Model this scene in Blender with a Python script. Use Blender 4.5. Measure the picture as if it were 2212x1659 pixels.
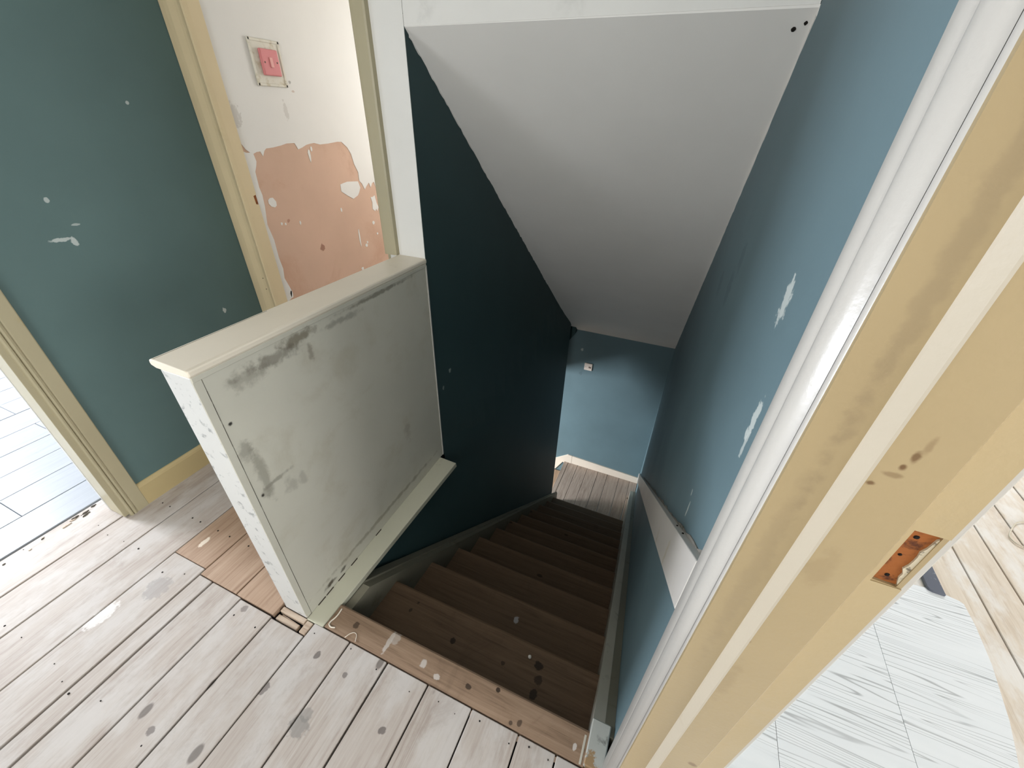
import bpy, bmesh, math, random
from mathutils import Vector, Matrix
random.seed(7)
S = bpy.context.scene
COL = S.collection
for o in list(bpy.data.objects):
    bpy.data.objects.remove(o)

# ------------------------------------------------------------------ camera
cam_d = bpy.data.cameras.new('camera')
cam = bpy.data.objects.new('camera', cam_d)
COL.objects.link(cam)
S.camera = cam
cam_d.sensor_fit = 'HORIZONTAL'
cam_d.sensor_width = 36.0
cam_d.lens = 36.0 * 877.80 / 2212.0
cam_d.clip_start = 0.02
R3 = Matrix(((0.92005546, -0.23530299, 0.3132578),
             (0.39097083, 0.49980214, -0.7728775),
             (0.02529347, 0.83356483, 0.5518423)))
M4 = R3.to_4x4()
M4.translation = Vector((0.91907, -1.33297, 1.5))
cam.matrix_world = M4

# ------------------------------------------------------------------ world, exposure, daylight and added fill
S.view_settings.view_transform = 'Standard'
S.view_settings.look = 'None'
S.view_settings.exposure = 0.0
S.view_settings.gamma = 1.0
S.view_settings.use_curve_mapping = False
W = bpy.data.worlds.new('world')
S.world = W
W.use_nodes = True
W.node_tree.nodes['Background'].inputs[0].default_value = (0.62, 0.72, 0.85, 1)
W.node_tree.nodes['Background'].inputs[1].default_value = 0.6


def area(name, loc, target, sx, sy, power, color):
    d = bpy.data.lights.new(name, 'AREA')
    d.shape = 'RECTANGLE'
    d.size, d.size_y = sx, sy
    d.energy = power
    d.color = color
    o = bpy.data.objects.new(name, d)
    COL.objects.link(o)
    o.location = loc
    o.rotation_euler = (Vector(target) - Vector(loc)).to_track_quat('-Z', 'Y').to_euler()
    return o


DAY = (0.88, 0.92, 1.0)
area('daylight_left_room', (-4.22, -1.42, 1.5), (-0.6, -1.35, 0.3), 0.9, 1.2, 290, DAY)
area('daylight_right_room', (4.55, -1.9, 1.45), (1.2, -1.4, 1.0), 1.7, 1.2, 95, (0.97, 0.98, 1.0))
area('fill_right_room_back', (2.7, 2.5, 1.45), (2.3, 0.2, 0.0), 1.1, 1.2, 60, (0.95, 0.97, 1.0))  # added fill lamp to brighten the vinyl floor
area('daylight_landing', (0.35, -2.92, 1.5), (0.2, 0, 1.1), 1.1, 1.1, 33, (1.0, 0.99, 0.97))
area('daylight_bathroom', (-0.19, 1.9, 1.6), (-0.95, 0.9, 1.0), 0.6, 0.9, 26, (1.0, 0.985, 0.95))
area('daylight_lower_hall', (-2.4, 0.75, -1.65), (0.6, 2.25, -2.1), 0.6, 0.9, 170, (0.93, 0.96, 1.0))

# ------------------------------------------------------------------ helpers
ORG = {}


def link(o, parent, center):
    COL.objects.link(o)
    c = Vector(center)
    ORG[o] = c
    if parent:
        o.parent = parent
        o.location = c - ORG[parent]
    else:
        o.location = c
    return o


def from_bm(name, bm, m, parent=None, smooth=False, origin=None):
    bmesh.ops.recalc_face_normals(bm, faces=bm.faces[:])
    co = [v.co.copy() for v in bm.verts]
    lo = Vector([min(c[i] for c in co) for i in range(3)])
    hi = Vector([max(c[i] for c in co) for i in range(3)])
    c = Vector(origin) if origin else Vector(((lo.x + hi.x) / 2, (lo.y + hi.y) / 2, lo.z))
    bmesh.ops.translate(bm, verts=bm.verts[:], vec=-c)
    me = bpy.data.meshes.new(name)
    bm.to_mesh(me)
    bm.free()
    if smooth:
        for p in me.polygons:
            p.use_smooth = True
    me.materials.append(m)
    o = bpy.data.objects.new(name, me)
    return link(o, parent, c)


def empty(name, loc):
    o = bpy.data.objects.new(name, None)
    o.empty_display_size = 0.1
    return link(o, None, loc)


def add_box(bm, x0, x1, y0, y1, z0, z1, bev=0.0, seg=1):
    vs = [bm.verts.new((x, y, z)) for x in (x0, x1) for y in (y0, y1) for z in (z0, z1)]
    F = [(0, 1, 3, 2), (4, 6, 7, 5), (0, 4, 5, 1), (2, 3, 7, 6), (0, 2, 6, 4), (1, 5, 7, 3)]
    fs = [bm.faces.new([vs[i] for i in f]) for f in F]
    if bev:
        es = list({e for f in fs for e in f.edges})
        bmesh.ops.bevel(bm, geom=es, offset=bev, segments=seg, profile=0.5, affect='EDGES')


def box(name, x0, x1, y0, y1, z0, z1, m, parent=None, bev=0.0, seg=1):
    bm = bmesh.new()
    add_box(bm, x0, x1, y0, y1, z0, z1, bev, seg)
    return from_bm(name, bm, m, parent)


def P3(axis, a, p, q):
    return {'x': (a, p, q), 'y': (p, a, q), 'z': (p, q, a)}[axis]


def add_prism(bm, poly, axis, a, b):
    v0 = [bm.verts.new(P3(axis, a, p, q)) for p, q in poly]
    v1 = [bm.verts.new(P3(axis, b, p, q)) for p, q in poly]
    n = len(poly)
    bm.faces.new(v0)
    bm.faces.new(v1[::-1])
    for i in range(n):
        bm.faces.new((v0[i], v1[i], v1[(i + 1) % n], v0[(i + 1) % n]))


def prism(name, poly, axis, a, b, m, parent=None, smooth=False):
    bm = bmesh.new()
    add_prism(bm, poly, axis, a, b)
    return from_bm(name, bm, m, parent, smooth)


def hexa(name, pts, m, parent=None, bev=0.0):
    """8 points: bottom ring of four, top ring of four"""
    bm = bmesh.new()
    v = [bm.verts.new(p) for p in pts]
    fs = [bm.faces.new([v[i] for i in f]) for f in
          ((0, 1, 2, 3), (4, 5, 6, 7), (0, 1, 5, 4), (1, 2, 6, 5), (2, 3, 7, 6), (3, 0, 4, 7))]
    if bev:
        bmesh.ops.bevel(bm, geom=bm.edges[:], offset=bev, segments=1, profile=0.5, affect='EDGES')
    return from_bm(name, bm, m, parent)


def tube(name, pts, r, m, parent=None):
    """thin round wire along a smoothed run of points, as a mesh"""
    P = [Vector(p) for p in pts]
    for _ in range(2):
        Q = [P[0]]
        for a_, b_ in zip(P, P[1:]):
            Q += [a_ * .75 + b_ * .25, a_ * .25 + b_ * .75]
        P = Q + [P[-1]]
    bm = bmesh.new()
    rings = []
    for i, p in enumerate(P):
        t = (P[min(i + 1, len(P) - 1)] - P[max(i - 1, 0)]).normalized()
        u = t.orthogonal().normalized()
        u = (Vector((0, 0, 1)) - t * t.z)
        u = u.normalized() if u.length > .1 else t.orthogonal().normalized()
        w = t.cross(u)
        rings.append([bm.verts.new(p + u * (r * math.cos(k * math.pi / 3)) + w * (r * math.sin(k * math.pi / 3))) for k in range(6)])
    for a_, b_ in zip(rings, rings[1:]):
        for k in range(6):
            bm.faces.new((a_[k], a_[(k + 1) % 6], b_[(k + 1) % 6], b_[k]))
    bm.faces.new(rings[0])
    bm.faces.new(rings[-1][::-1])
    return from_bm(name, bm, m, parent, True)


def struct(o, label=None):
    o['kind'] = 'structure'
    if label:
        o['label'] = label
    return o


def tag(o, label, cat, group=None):
    o['label'] = label
    o['category'] = cat
    if group:
        o['group'] = group
    return o


# ------------------------------------------------------------------ materials
def srgb(r, g, b):
    f = lambda c: (c / 255 / 12.92) if c / 255 <= 0.04045 else ((c / 255 + 0.055) / 1.055) ** 2.4
    return (f(r), f(g), f(b), 1)


class N:
    """small node-tree builder"""
    def __init__(s, name, rough=0.6, spec=0.4):
        s.m = bpy.data.materials.new(name)
        s.m.use_nodes = True
        s.t = s.m.node_tree
        s.b = s.t.nodes['Principled BSDF']
        s.b.inputs['Roughness'].default_value = rough
        s.b.inputs['Specular IOR Level'].default_value = spec
        s.pos = s.t.nodes.new('ShaderNodeNewGeometry').outputs['Position']
        s.rnd = None

    def new(s, k, **kw):
        n = s.t.nodes.new(k)
        for a, v in kw.items():
            setattr(n, a, v)
        return n

    def lk(s, a, b):
        s.t.links.new(a, b)

    def scaled(s, sc, off=(0, 0, 0), vec=None, random_shift=0.0):
        mp = s.new('ShaderNodeMapping')
        mp.inputs['Scale'].default_value = sc
        mp.inputs['Location'].default_value = off
        v = vec or s.pos
        if random_shift:
            oi = s.new('ShaderNodeObjectInfo')
            mu = s.new('ShaderNodeVectorMath', operation='SCALE')
            cb = s.new('ShaderNodeCombineXYZ')
            for i in range(3):
                s.lk(oi.outputs['Random'], cb.inputs[i])
            s.lk(cb.outputs[0], mu.inputs[0])
            mu.inputs['Scale'].default_value = random_shift
            ad = s.new('ShaderNodeVectorMath', operation='ADD')
            s.lk(v, ad.inputs[0])
            s.lk(mu.outputs[0], ad.inputs[1])
            v = ad.outputs[0]
        s.lk(v, mp.inputs['Vector'])
        return mp.outputs[0]

    def noise(s, vec, scale=1.0, detail=3.0, rough=0.55, dist=0.0):
        n = s.new('ShaderNodeTexNoise')
        n.inputs['Scale'].default_value = scale
        n.inputs['Detail'].default_value = detail
        n.inputs['Roughness'].default_value = rough
        n.inputs['Distortion'].default_value = dist
        s.lk(vec, n.inputs['Vector'])
        return n.outputs['Fac']

    def ramp(s, fac, stops):
        r = s.new('ShaderNodeValToRGB')
        e = r.color_ramp.elements
        while len(e) < len(stops):
            e.new(0.5)
        for i, (p, c) in enumerate(stops):
            e[i].position = p
            e[i].color = c if len(c) == 4 else (*c, 1)
        s.lk(fac, r.inputs[0])
        return r.outputs[0]

    def step(s, fac, a, b):
        mr = s.new('ShaderNodeMapRange', interpolation_type='SMOOTHSTEP')
        mr.inputs['From Min'].default_value = a
        mr.inputs['From Max'].default_value = b
        s.lk(fac, mr.inputs['Value'])
        return mr.outputs[0]

    def math(s, op, a, b=None, clamp=False):
        n = s.new('ShaderNodeMath', operation=op, use_clamp=clamp)
        for i, x in enumerate((a, b)):
            if x is None:
                continue
            if isinstance(x, (int, float)):
                n.inputs[i].default_value = x
            else:
                s.lk(x, n.inputs[i])
        return n.outputs[0]

    def mix(s, fac, a, b, mode='MIX'):
        n = s.new('ShaderNodeMix', data_type='RGBA', blend_type=mode)
        for sock, x in ((n.inputs['Factor'], fac), (n.inputs[6], a), (n.inputs[7], b)):
            if isinstance(x, (int, float, tuple)):
                sock.default_value = x
            else:
                s.lk(x, sock)
        return n.outputs[2]

    def spots(s, col, items, ragged=0.5, nscale=60, soft=0.7):
        """marks with a fixed place: (x,y,z, rx,ry,rz, colour, strength)"""
        nz = s.noise(s.pos, nscale, 3, 0.6)
        for (x, y, z, rx, ry, rz, c, st) in items:
            v = s.scaled((1 / rx, 1 / ry, 1 / rz), (-x / rx, -y / ry, -z / rz))
            ln = s.new('ShaderNodeVectorMath', operation='LENGTH')
            s.lk(v, ln.inputs[0])
            d = s.math('ADD', ln.outputs['Value'], s.math('MULTIPLY', s.math('SUBTRACT', nz, 0.5), ragged * 4))
            f = s.math('MULTIPLY', s.step(d, 1.0 + (0.7 - soft) * .6, soft), st)
            col = s.mix(f, col, c)
        return col

    def bump(s, fac, strength=0.2, dist=0.002):
        b = s.new('ShaderNodeBump')
        b.inputs['Strength'].default_value = strength
        b.inputs['Distance'].default_value = dist
        s.lk(fac, b.inputs['Height'])
        s.lk(b.outputs[0], s.b.inputs['Normal'])

    def done(s, col):
        if isinstance(col, tuple):
            s.b.inputs['Base Color'].default_value = col
        else:
            s.lk(col, s.b.inputs['Base Color'])
        return s.m


def paint(name, c, rough=0.55, var=0.06, spots=None, ragged=0.5, grime=None, spec=0.35, bump=0.08, nscale=60, soft=0.7):
    n = N(name, rough, spec)
    dark = tuple(x * (1 - 2 * var) for x in c[:3]) + (1,)
    lite = tuple(min(1, x * (1 + var)) for x in c[:3]) + (1,)
    col = n.ramp(n.noise(n.pos, 2.2, 5), [(0.3, dark), (0.7, lite)])
    if grime:
        gc, lo, hi, sc = grime
        f = n.step(n.noise(n.pos, sc, 6, 0.65, 0.3), lo, hi)
        col = n.mix(f, col, gc)
    if spots:
        col = n.spots(col, spots, ragged, nscale, soft)
    n.bump(n.noise(n.pos, 140, 3), bump, 0.002)
    return n.done(col)


def wood(name, light, mid, dark, along='y', pale=None, rough=0.6, spot=True, spots=None, grain=1.0, spotcol=None):
    n = N(name, rough, 0.3)
    a = {'x': (1.6, 26, 26), 'y': (26, 1.6, 26), 'z': (26, 26, 1.6)}[along]
    f_ = {'x': (5, 210, 210), 'y': (210, 5, 210), 'z': (210, 210, 5)}[along]
    v = n.scaled(a, random_shift=3.7)
    g1 = n.noise(v, 1.0, 5, 0.62, 2.2)
    g2 = n.noise(n.scaled(f_, random_shift=5.1), 1.0, 3, 0.7, 0.2)
    wv = n.math('ADD', n.math('MULTIPLY', g1, 0.62), n.math('MULTIPLY', g2, 0.38 * grain))
    col = n.ramp(wv, [(0.32, dark), (0.47, mid), (0.66, light)])
    oi = n.new('ShaderNodeObjectInfo')
    col = n.mix(n.math('MULTIPLY', oi.outputs['Random'], 0.35), col, mid)
    if pale:
        f = n.step(n.noise(n.scaled((9, 4, 9)), 1, 5, 0.65), 0.42, 0.62)
        col = n.mix(n.math('MULTIPLY', f, 0.75), col, pale)
    if spot:
        sc = {'x': (5, 9, 9), 'y': (9, 5, 9), 'z': (9, 9, 5)}[along]
        vo = n.new('ShaderNodeTexVoronoi', feature='F1')
        vo.inputs['Scale'].default_value = 1.0
        n.lk(n.scaled(sc), vo.inputs['Vector'])
        sep = n.new('ShaderNodeSeparateColor')
        n.lk(vo.outputs['Color'], sep.inputs[0])
        r = n.math('MULTIPLY', n.math('POWER', sep.outputs[0], 3), 0.13)
        dd = n.math('SUBTRACT', vo.outputs['Distance'], r)
        f = n.math('MULTIPLY', n.step(dd, 0.015, -0.03), 0.7)
        col = n.mix(f, col, spotcol or tuple(x * 0.28 for x in dark[:3]) + (1,))
    # grime drifting over the wood
    f = n.step(n.noise(n.scaled((7, 4, 7)), 1, 7, 0.75, 0.6), 0.52, 0.70)
    col = n.mix(n.math('MULTIPLY', f, 0.38), col, dark)
    if spots:
        col = n.spots(col, spots, 0.3, 70)
    n.bump(wv, 0.25, 0.002)
    return n.done(col)


BLUE = srgb(118, 140, 147)
CHIP = srgb(200, 208, 205)
SMUDGE = srgb(70, 88, 98)
m_blue_left = paint('blue_wall_paint_left', srgb(93, 117, 116), 0.6, 0.05, [
    (-1.045, -0.616, 1.106, .05, .034, .007, CHIP, .75), (-1.045, -0.588, 1.092, .05, .010, .016, CHIP, .8),
    (-1.045, -0.599, 1.228, .05, .007, .009, CHIP, .7), (-1.045, -0.557, 1.145, .05, .014, .004, CHIP, .6),
    (-1.045, -0.188, 0.684, .05, .010, .016, CHIP, .9), (-1.045, -0.241, 1.502, .05, .006, .006, CHIP, .8)], .4)
m_blue_right = paint('blue_wall_paint_right', srgb(104, 128, 136), 0.6, 0.05, [
    (1.063, -0.698, 1.294, .05, .022, .035, CHIP, .85), (1.063, -0.79, 1.158, .05, .014, .04, CHIP, .85),
    (1.063, -0.797, 1.12, .05, .008, .03, CHIP, .7),
    (1.063, -0.609, 0.766, .05, .006, .03, CHIP, .8), (1.063, -0.586, 0.80, .05, .008, .012, CHIP, .8),
    (1.063, -0.036, 1.10, .05, .05, .06, SMUDGE, .35), (1.063, -0.10, 1.20, .05, .04, .05, SMUDGE, .3),
    (1.063, 0.25, 1.02, .05, .05, .05, SMUDGE, .3)], .5)
m_blue_shaded = paint('blue_wall_paint_shaded', srgb(50, 74, 76), 0.6, 0.05, [
    (0.0, 0.12, 0.449, .06, .012, .012, CHIP, .5), (0.0, 0.051, 0.388, .06, .008, .012, CHIP, .4)], .4)  # same blue paint, base colour darkened to imitate the stairwell shade
m_blue_low = paint('blue_wall_paint_lower', srgb(98, 121, 128), 0.6, 0.05, [
    (0.142, 2.61, -0.629, .018, .05, .022, CHIP, .6), (0.16, 2.61, -0.93, .02, .05, .03, SMUDGE, .4)], .4)
m_white_wall = paint('white_wall_paint', srgb(232, 231, 227), 0.65, 0.03, grime=(srgb(214, 213, 209), .6, .8, 5))
m_bath_white = paint('bathroom_white_paint', srgb(232, 230, 225), 0.6, 0.02, [
    (-.915, 0.06, 1.47, .05, .035, .05, srgb(185, 180, 172), .5), (-.915, 0.33, 1.49, .05, .012, .04, srgb(200, 196, 188), .6),
    (-.915, 0.388, 1.60, .05, .008, .008, srgb(150, 145, 138), .7), (-.915, 0.395, 1.565, .05, .010, .006, srgb(200, 180, 165), .7)], .5)
m_plaster = paint('pink_plaster', srgb(214, 180, 157), 0.75, 0.05, [
    (-.915, 0.363, 0.865, .05, .018, .022, srgb(150, 105, 85), .8), (-.915, 0.191, 1.037, .05, .010, .010, srgb(170, 120, 98), .7)],
    .4, grime=(srgb(202, 164, 140), .5, .72, 4))
m_ceiling = paint('sloped_ceiling_paint', srgb(238, 236, 232), 0.6, 0.02)
m_room = paint('room_wall_paint', srgb(236, 234, 230), 0.7, 0.02)
RB = srgb(96, 66, 34)
JAMB = [(1.098, -1.012, 1.264, .004, .03, .003, RB, .85), (1.106, -1.012, 1.277, .007, .03, .003, RB, .45), (1.109, -1.012, 1.286, .003, .03, .004, RB, .9),
        (1.112, -1.012, 1.296, .003, .03, .007, RB, .8), (1.115, -1.012, 1.31, .003, .03, .010, RB, .35), (1.092, -1.012, 1.0, .004, .03, .004, RB, .6),
        (1.130, -1.012, .615, .006, .03, .006, RB, .6), (1.107, -1.012, 1.15, .012, .03, .03, srgb(150, 130, 96), .5), (1.10, -1.012, .9, .010, .03, .05, srgb(150, 130, 96), .5),
        (1.066, -1.0, 1.10, .010, .01, .20, srgb(150, 132, 100), .45), (1.070, -1.0, 1.5, .008, .01, .3, srgb(146, 128, 98), .5)]  # tall lining marks here paint in the soft shade beside the stop
m_cream = paint('aged_cream_gloss', srgb(166, 147, 111), 0.35, 0.04, spec=0.5,
                grime=(srgb(146, 124, 88), .62, .82, 7), bump=0.12, soft=.4, spots=JAMB)
m_stop_edge = paint('stop_edge_paint', srgb(184, 175, 158), 0.35, 0.03, spec=0.5, grime=(srgb(170, 158, 136), .6, .8, 12), bump=.12)
m_bath_frame = paint('cream_frame_bathroom', srgb(222, 204, 166), 0.38, 0.04, spec=0.45, grime=(srgb(190, 168, 124), .62, .82, 7))
m_rebate = paint('yellowed_rebate_paint', srgb(180, 161, 124), 0.4, 0.04, spec=0.45, grime=(srgb(176, 160, 130), .5, .75, 8), bump=.15)
m_white_gloss = paint('white_gloss_paint', srgb(190, 187, 181), 0.32, 0.03, spec=0.5,
                      grime=(srgb(188, 180, 165), .66, .8, 14), bump=0.12)
m_left_frame = paint('cream_frame_left', srgb(176, 167, 138), 0.4, 0.04, spec=0.45, grime=(srgb(170, 155, 115), .62, .8, 8))
m_skirt = paint('cream_skirting', srgb(190, 172, 128), 0.45, 0.05, grime=(srgb(130, 105, 65), .62, .78, 9), spots=[
    (-1.03, -.47, .07, .05, .006, .006, srgb(50, 40, 25), .9), (-1.03, -.45, .045, .05, .006, .006, srgb(50, 40, 25), .9)])
STAIN = srgb(140, 136, 124)
m_panel = paint('grimy_panel_paint', srgb(204, 201, 187), 0.5, 0.04, [
    (0, -0.80, 0.945, .05, .06, .03, STAIN, .55), (0, -0.64, 0.975, .05, .06, .022, srgb(105, 95, 75), .7),
    (0, -0.47, 0.962, .05, .09, .012, STAIN, .6), (0, -0.72, 0.955, .05, .10, .02, srgb(110, 104, 92), .6),
    (0, -0.30, 0.985, .05, .20, .008, srgb(105, 98, 82), .6), (0, -0.61, 0.92, .05, .012, .03, srgb(130, 120, 105), .6),
    (0, -0.88, 0.76, .05, .02, .035, STAIN, .6), (0, -0.86, 0.66, .05, .02, .10, srgb(140, 137, 124), .6),
    (0, -0.875, 0.599, .05, .018, .018, STAIN, .4), (0, -0.83, 0.615, .05, .05, .008, STAIN, .65),
    (0, -0.80, 0.56, .05, .025, .03, STAIN, .4), (0, -0.76, 0.55, .05, .015, .03, STAIN, .4),
    (0, -0.45, 0.06, .05, .40, .012, srgb(120, 110, 85), .5), (0, -0.80, 0.03, .05, .03, .012, srgb(60, 50, 35), .9),
    (0, -0.73, 0.03, .05, .02, .010, srgb(60, 50, 35), .8), (0, -0.25, .35, .05, .02, .06, srgb(150, 140, 125), .4),
    (0, -0.884, 0.855, .05, .006, .006, srgb(30, 26, 20), .95), (0, -0.885, 0.60, .05, .005, .006, srgb(30, 26, 20), .95)],
    .55, grime=(srgb(192, 187, 170), .5, .75, 5), nscale=34, soft=.35)
m_post = paint('scuffed_white_end', srgb(212, 212, 209), 0.45, 0.03, grime=(srgb(160, 162, 161), .55, .66, 26), bump=.2)
m_cap = paint('cap_paint', srgb(238, 228, 210), 0.42, 0.03, grime=(srgb(190, 178, 154), .62, .8, 10), spec=0.45)
m_ledge = paint('ledge_paint', srgb(198, 196, 176), 0.5, 0.04, grime=(srgb(150, 140, 110), .6, .8, 9))
m_string = paint('stair_string_paint', srgb(132, 128, 112), 0.45, 0.05, grime=(srgb(108, 100, 82), .55, .75, 9), bump=.2)
m_string_r = paint('right_string_paint', srgb(190, 186, 172), 0.45, 0.05, grime=(srgb(140, 138, 126), .58, .75, 12), bump=.2)
m_block = paint('chipped_block_paint', srgb(176, 178, 172), 0.5, 0.06, [
    (1.012, -.905, .0, .02, .03, .08, srgb(150, 120, 80), .9)], .6, grime=(srgb(120, 122, 116), .55, .7, 30))
m_crack = paint('dark_crack', srgb(60, 52, 40), 0.9, 0.2)
m_dark = paint('underfloor_dark', srgb(22, 17, 14), 0.95, 0.2)
PSP = srgb(70, 62, 60)
m_floor = wood('worn_floorboard', srgb(184, 176, 168), srgb(170, 160, 151), srgb(144, 131, 121), 'y', pale=srgb(187, 182, 177),
               spots=[(.212, -1.16, 0, .035, .03, .1, srgb(120, 118, 114), .6), (.21, -1.13, 0, .022, .02, .1, srgb(120, 118, 114), .5),
                      (.119, -.995, 0, .012, .014, .1, PSP, .7), (.042, -1.131, 0, .012, .020, .1, PSP, .6),
                      (.438, -1.071, 0, .012, .012, .1, PSP, .7), (.242, -1.004, 0, .010, .010, .1, PSP, .6),
                      (-.167, -1.334, 0, .014, .012, .1, PSP, .6), (-.23, -.985, 0, .014, .014, .1, PSP, .5),
                      (-.59, -1.06, 0, .05, .05, .1, srgb(140, 136, 134), .5), (-.66, -1.2, 0, .03, .06, .1, srgb(225, 223, 220), .6)])
m_floor_back = wood('brown_floorboard', srgb(176, 152, 130), srgb(160, 134, 112), srgb(130, 104, 84), 'y',
                    spots=[(-.62, -.86, 0, .012, .03, .1, srgb(226, 214, 196), .8), (-.83, -.88, 0, .016, .03, .1, srgb(226, 214, 196), .7)])
m_scrap = wood('raw_timber_scrap', srgb(200, 184, 165), srgb(178, 158, 138), srgb(130, 108, 88), 'x', spot=False)
TS = srgb(40, 30, 22)
WS = srgb(196, 188, 180)
m_nosing = wood('stair_nosing_wood', srgb(158, 134, 112), srgb(140, 116, 95), srgb(108, 87, 69), 'x', spots=[
    (.172, -.869, 0, .012, .012, .1, TS, .7), (.617, -.875, 0, .010, .010, .1, TS, .8), (.706, -.846, 0, .008, .008, .1, TS, .9),
    (.799, -.896, 0, .010, .010, .1, TS, .7), (.774, -.906, 0, .006, .006, .1, TS, .7),
    (.452, -.878, 0, .012, .014, .1, WS, .8), (.511, -.892, 0, .012, .010, .1, WS, .8), (.964, -.884, 0, .006, .010, .1, WS, .95),
    (.310, -.868, 0, .009, .045, .1, WS, .75), (.325, -.85, 0, .018, .022, .1, WS, .5)])
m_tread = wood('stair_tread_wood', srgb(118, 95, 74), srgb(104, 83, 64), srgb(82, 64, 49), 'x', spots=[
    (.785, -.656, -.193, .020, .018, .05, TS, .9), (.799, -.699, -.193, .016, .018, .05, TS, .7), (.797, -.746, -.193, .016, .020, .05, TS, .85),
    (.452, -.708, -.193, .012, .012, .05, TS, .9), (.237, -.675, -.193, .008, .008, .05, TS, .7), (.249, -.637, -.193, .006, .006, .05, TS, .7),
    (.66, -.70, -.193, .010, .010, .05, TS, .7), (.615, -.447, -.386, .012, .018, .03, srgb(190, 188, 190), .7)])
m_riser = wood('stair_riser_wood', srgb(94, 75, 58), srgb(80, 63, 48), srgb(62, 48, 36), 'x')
m_lowboard = wood('lower_landing_board', srgb(196, 178, 164), srgb(174, 156, 142), srgb(132, 114, 100), 'y')
m_lowtread = wood('lower_tread_wood', srgb(190, 165, 140), srgb(160, 135, 112), srgb(120, 98, 80), 'y')
m_oldboard = wood('peach_old_board', srgb(226, 214, 198), srgb(216, 202, 184), srgb(192, 172, 150), 'y', pale=srgb(232, 228, 222),
                  spot=False)
m_lowskirt = paint('lower_skirting_paint', srgb(226, 214, 198), 0.5, 0.03)
m_pink = paint('pink_plastic', srgb(222, 138, 140), 0.35, 0.02, spec=0.5, bump=0.0)
m_pink_l = paint('pale_pink_plastic', srgb(240, 178, 172), 0.3, 0.02, spec=0.5, bump=0.0)
m_plate = paint('paint_crusted_pattress', srgb(226, 222, 208), 0.5, 0.03, grime=(srgb(196, 186, 160), .5, .7, 30), bump=.2)
m_switch = paint('white_switch_plastic', srgb(240, 226, 214), 0.35, 0.01, bump=0.0)
m_screw = paint('screw_metal', srgb(110, 90, 80), 0.4, 0.1)
m_rail = paint('handrail_paint', srgb(206, 202, 196), 0.4, 0.04, grime=(srgb(180, 170, 150), .62, .8, 14), spots=[
    (1.044, -.66, .66, .05, .012, .06, srgb(190, 182, 160), .7)])
m_plaster_grey = paint('broken_plaster_line', srgb(150, 146, 138), 0.8, 0.1, grime=(srgb(100, 98, 92), .5, .65, 40))
m_lamin = wood('white_laminate', srgb(160, 163, 168), srgb(152, 156, 161), srgb(138, 143, 150), 'y', rough=0.35, spot=False, grain=1.2)
m_rust = paint('bare_rusty_wood', srgb(150, 88, 40), 0.8, 0.2, grime=(srgb(80, 42, 22), .48, .66, 60), bump=.5)
m_filler = paint('chipped_filler', srgb(206, 196, 172), 0.8, 0.12, grime=(srgb(120, 112, 98), .55, .65, 90), bump=.5)
m_slate = paint('glossy_dark_slate', srgb(104, 108, 120), 0.15, 0.1, spec=0.6, grime=(srgb(150, 152, 160), .62, .7, 60))
m_cable = paint('beige_cable', srgb(214, 204, 184), 0.5, 0.02)
m_thread = paint('white_thread', srgb(228, 218, 202), 0.7, 0.02)
m_crumb = paint('white_crumb', srgb(240, 236, 228), 0.7, 0.02)


def vinyl():
    n = N('white_woodprint_vinyl', 0.35, 0.4)
    v = n.scaled((.5, 13, 1), random_shift=2.3)
    g = n.noise(v, 1.0, 2, 0.5, 0.25)
    tri = n.math('PINGPONG', n.math('MULTIPLY', g, 19.0), 0.5)
    f = n.math('MULTIPLY', n.step(tri, 0.13, 0.0), n.step(n.noise(n.scaled((1.6, 5, 1), random_shift=4), 1, 2), 0.32, 0.5))
    col = n.mix(n.noise(n.scaled((3, 30, 1), random_shift=4), 1, 4), srgb(224, 227, 228), srgb(240, 241, 241))
    col = n.mix(n.math('MULTIPLY', f, 0.75), col, srgb(150, 152, 152))
    return n.done(col)


m_vinyl = vinyl()

# ------------------------------------------------------------------ dimensions
XL, XR = -1.045, 1.063            # landing side walls
G, RZ, Y0 = 0.2383, 0.1929, -0.829
PITCH = RZ / G
nos = lambda y: -(y - Y0) * PITCH           # nosing line
HEAD = 1.7103
ceil_z = lambda y: HEAD - PITCH * y
ZLOW = -12 * RZ                   # quarter landing level
YF = 2.61
CEIL = 2.42

# ------------------------------------------------------------------ room shell
bm = bmesh.new()
add_prism(bm, [(-3.0, -.05), (-1.72, -.05), (-1.72, 2.04), (-.905, 2.04), (-.905, -.05), (.1, -.05), (.1, CEIL), (-3.0, CEIL)], 'x', XL, -1.13)
struct(from_bm('wall_left', bm, m_blue_left), 'blue landing wall with a doorway to the bright room')
bm = bmesh.new()
add_box(bm, XR, 1.175, -.985, YF + .12, -2.9, CEIL)
add_box(bm, XR, 1.175, -1.78, -.985, 2.04, CEIL)
add_box(bm, XR, 1.175, -3.0, -1.78, -.05, CEIL)
struct(from_bm('wall_right', bm, m_blue_right), 'blue wall running down the right side of the stairs')
bm = bmesh.new()
add_box(bm, -.165, -.0015, 0, .1, 0, CEIL)
add_box(bm, XL, -.165, 0, .1, 2.04, CEIL)
add_box(bm, XL, -.918, 0, .1, 0, 2.04)
add_prism(bm, [(0, HEAD), (XR + .004, HEAD + .004), (XR + .004, CEIL), (0, CEIL)], 'y', 0, .06)
struct(from_bm('wall_back', bm, m_white_wall), 'white wall above the stair opening')
struct(box('wall_front', -4.4, 4.7, -3.12, -3.0, -.05, CEIL, m_room), 'plain wall behind the viewpoint')
struct(box('ceiling', -4.4, 4.7, -3.12, 2.8, CEIL, CEIL + .1, m_room), 'flat white ceiling of the upper floor')
struct(box('wall_left_room', -4.4, -4.3, -3.0, 1.0, -.05, CEIL, m_room), 'far wall of the room on the left')
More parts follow.
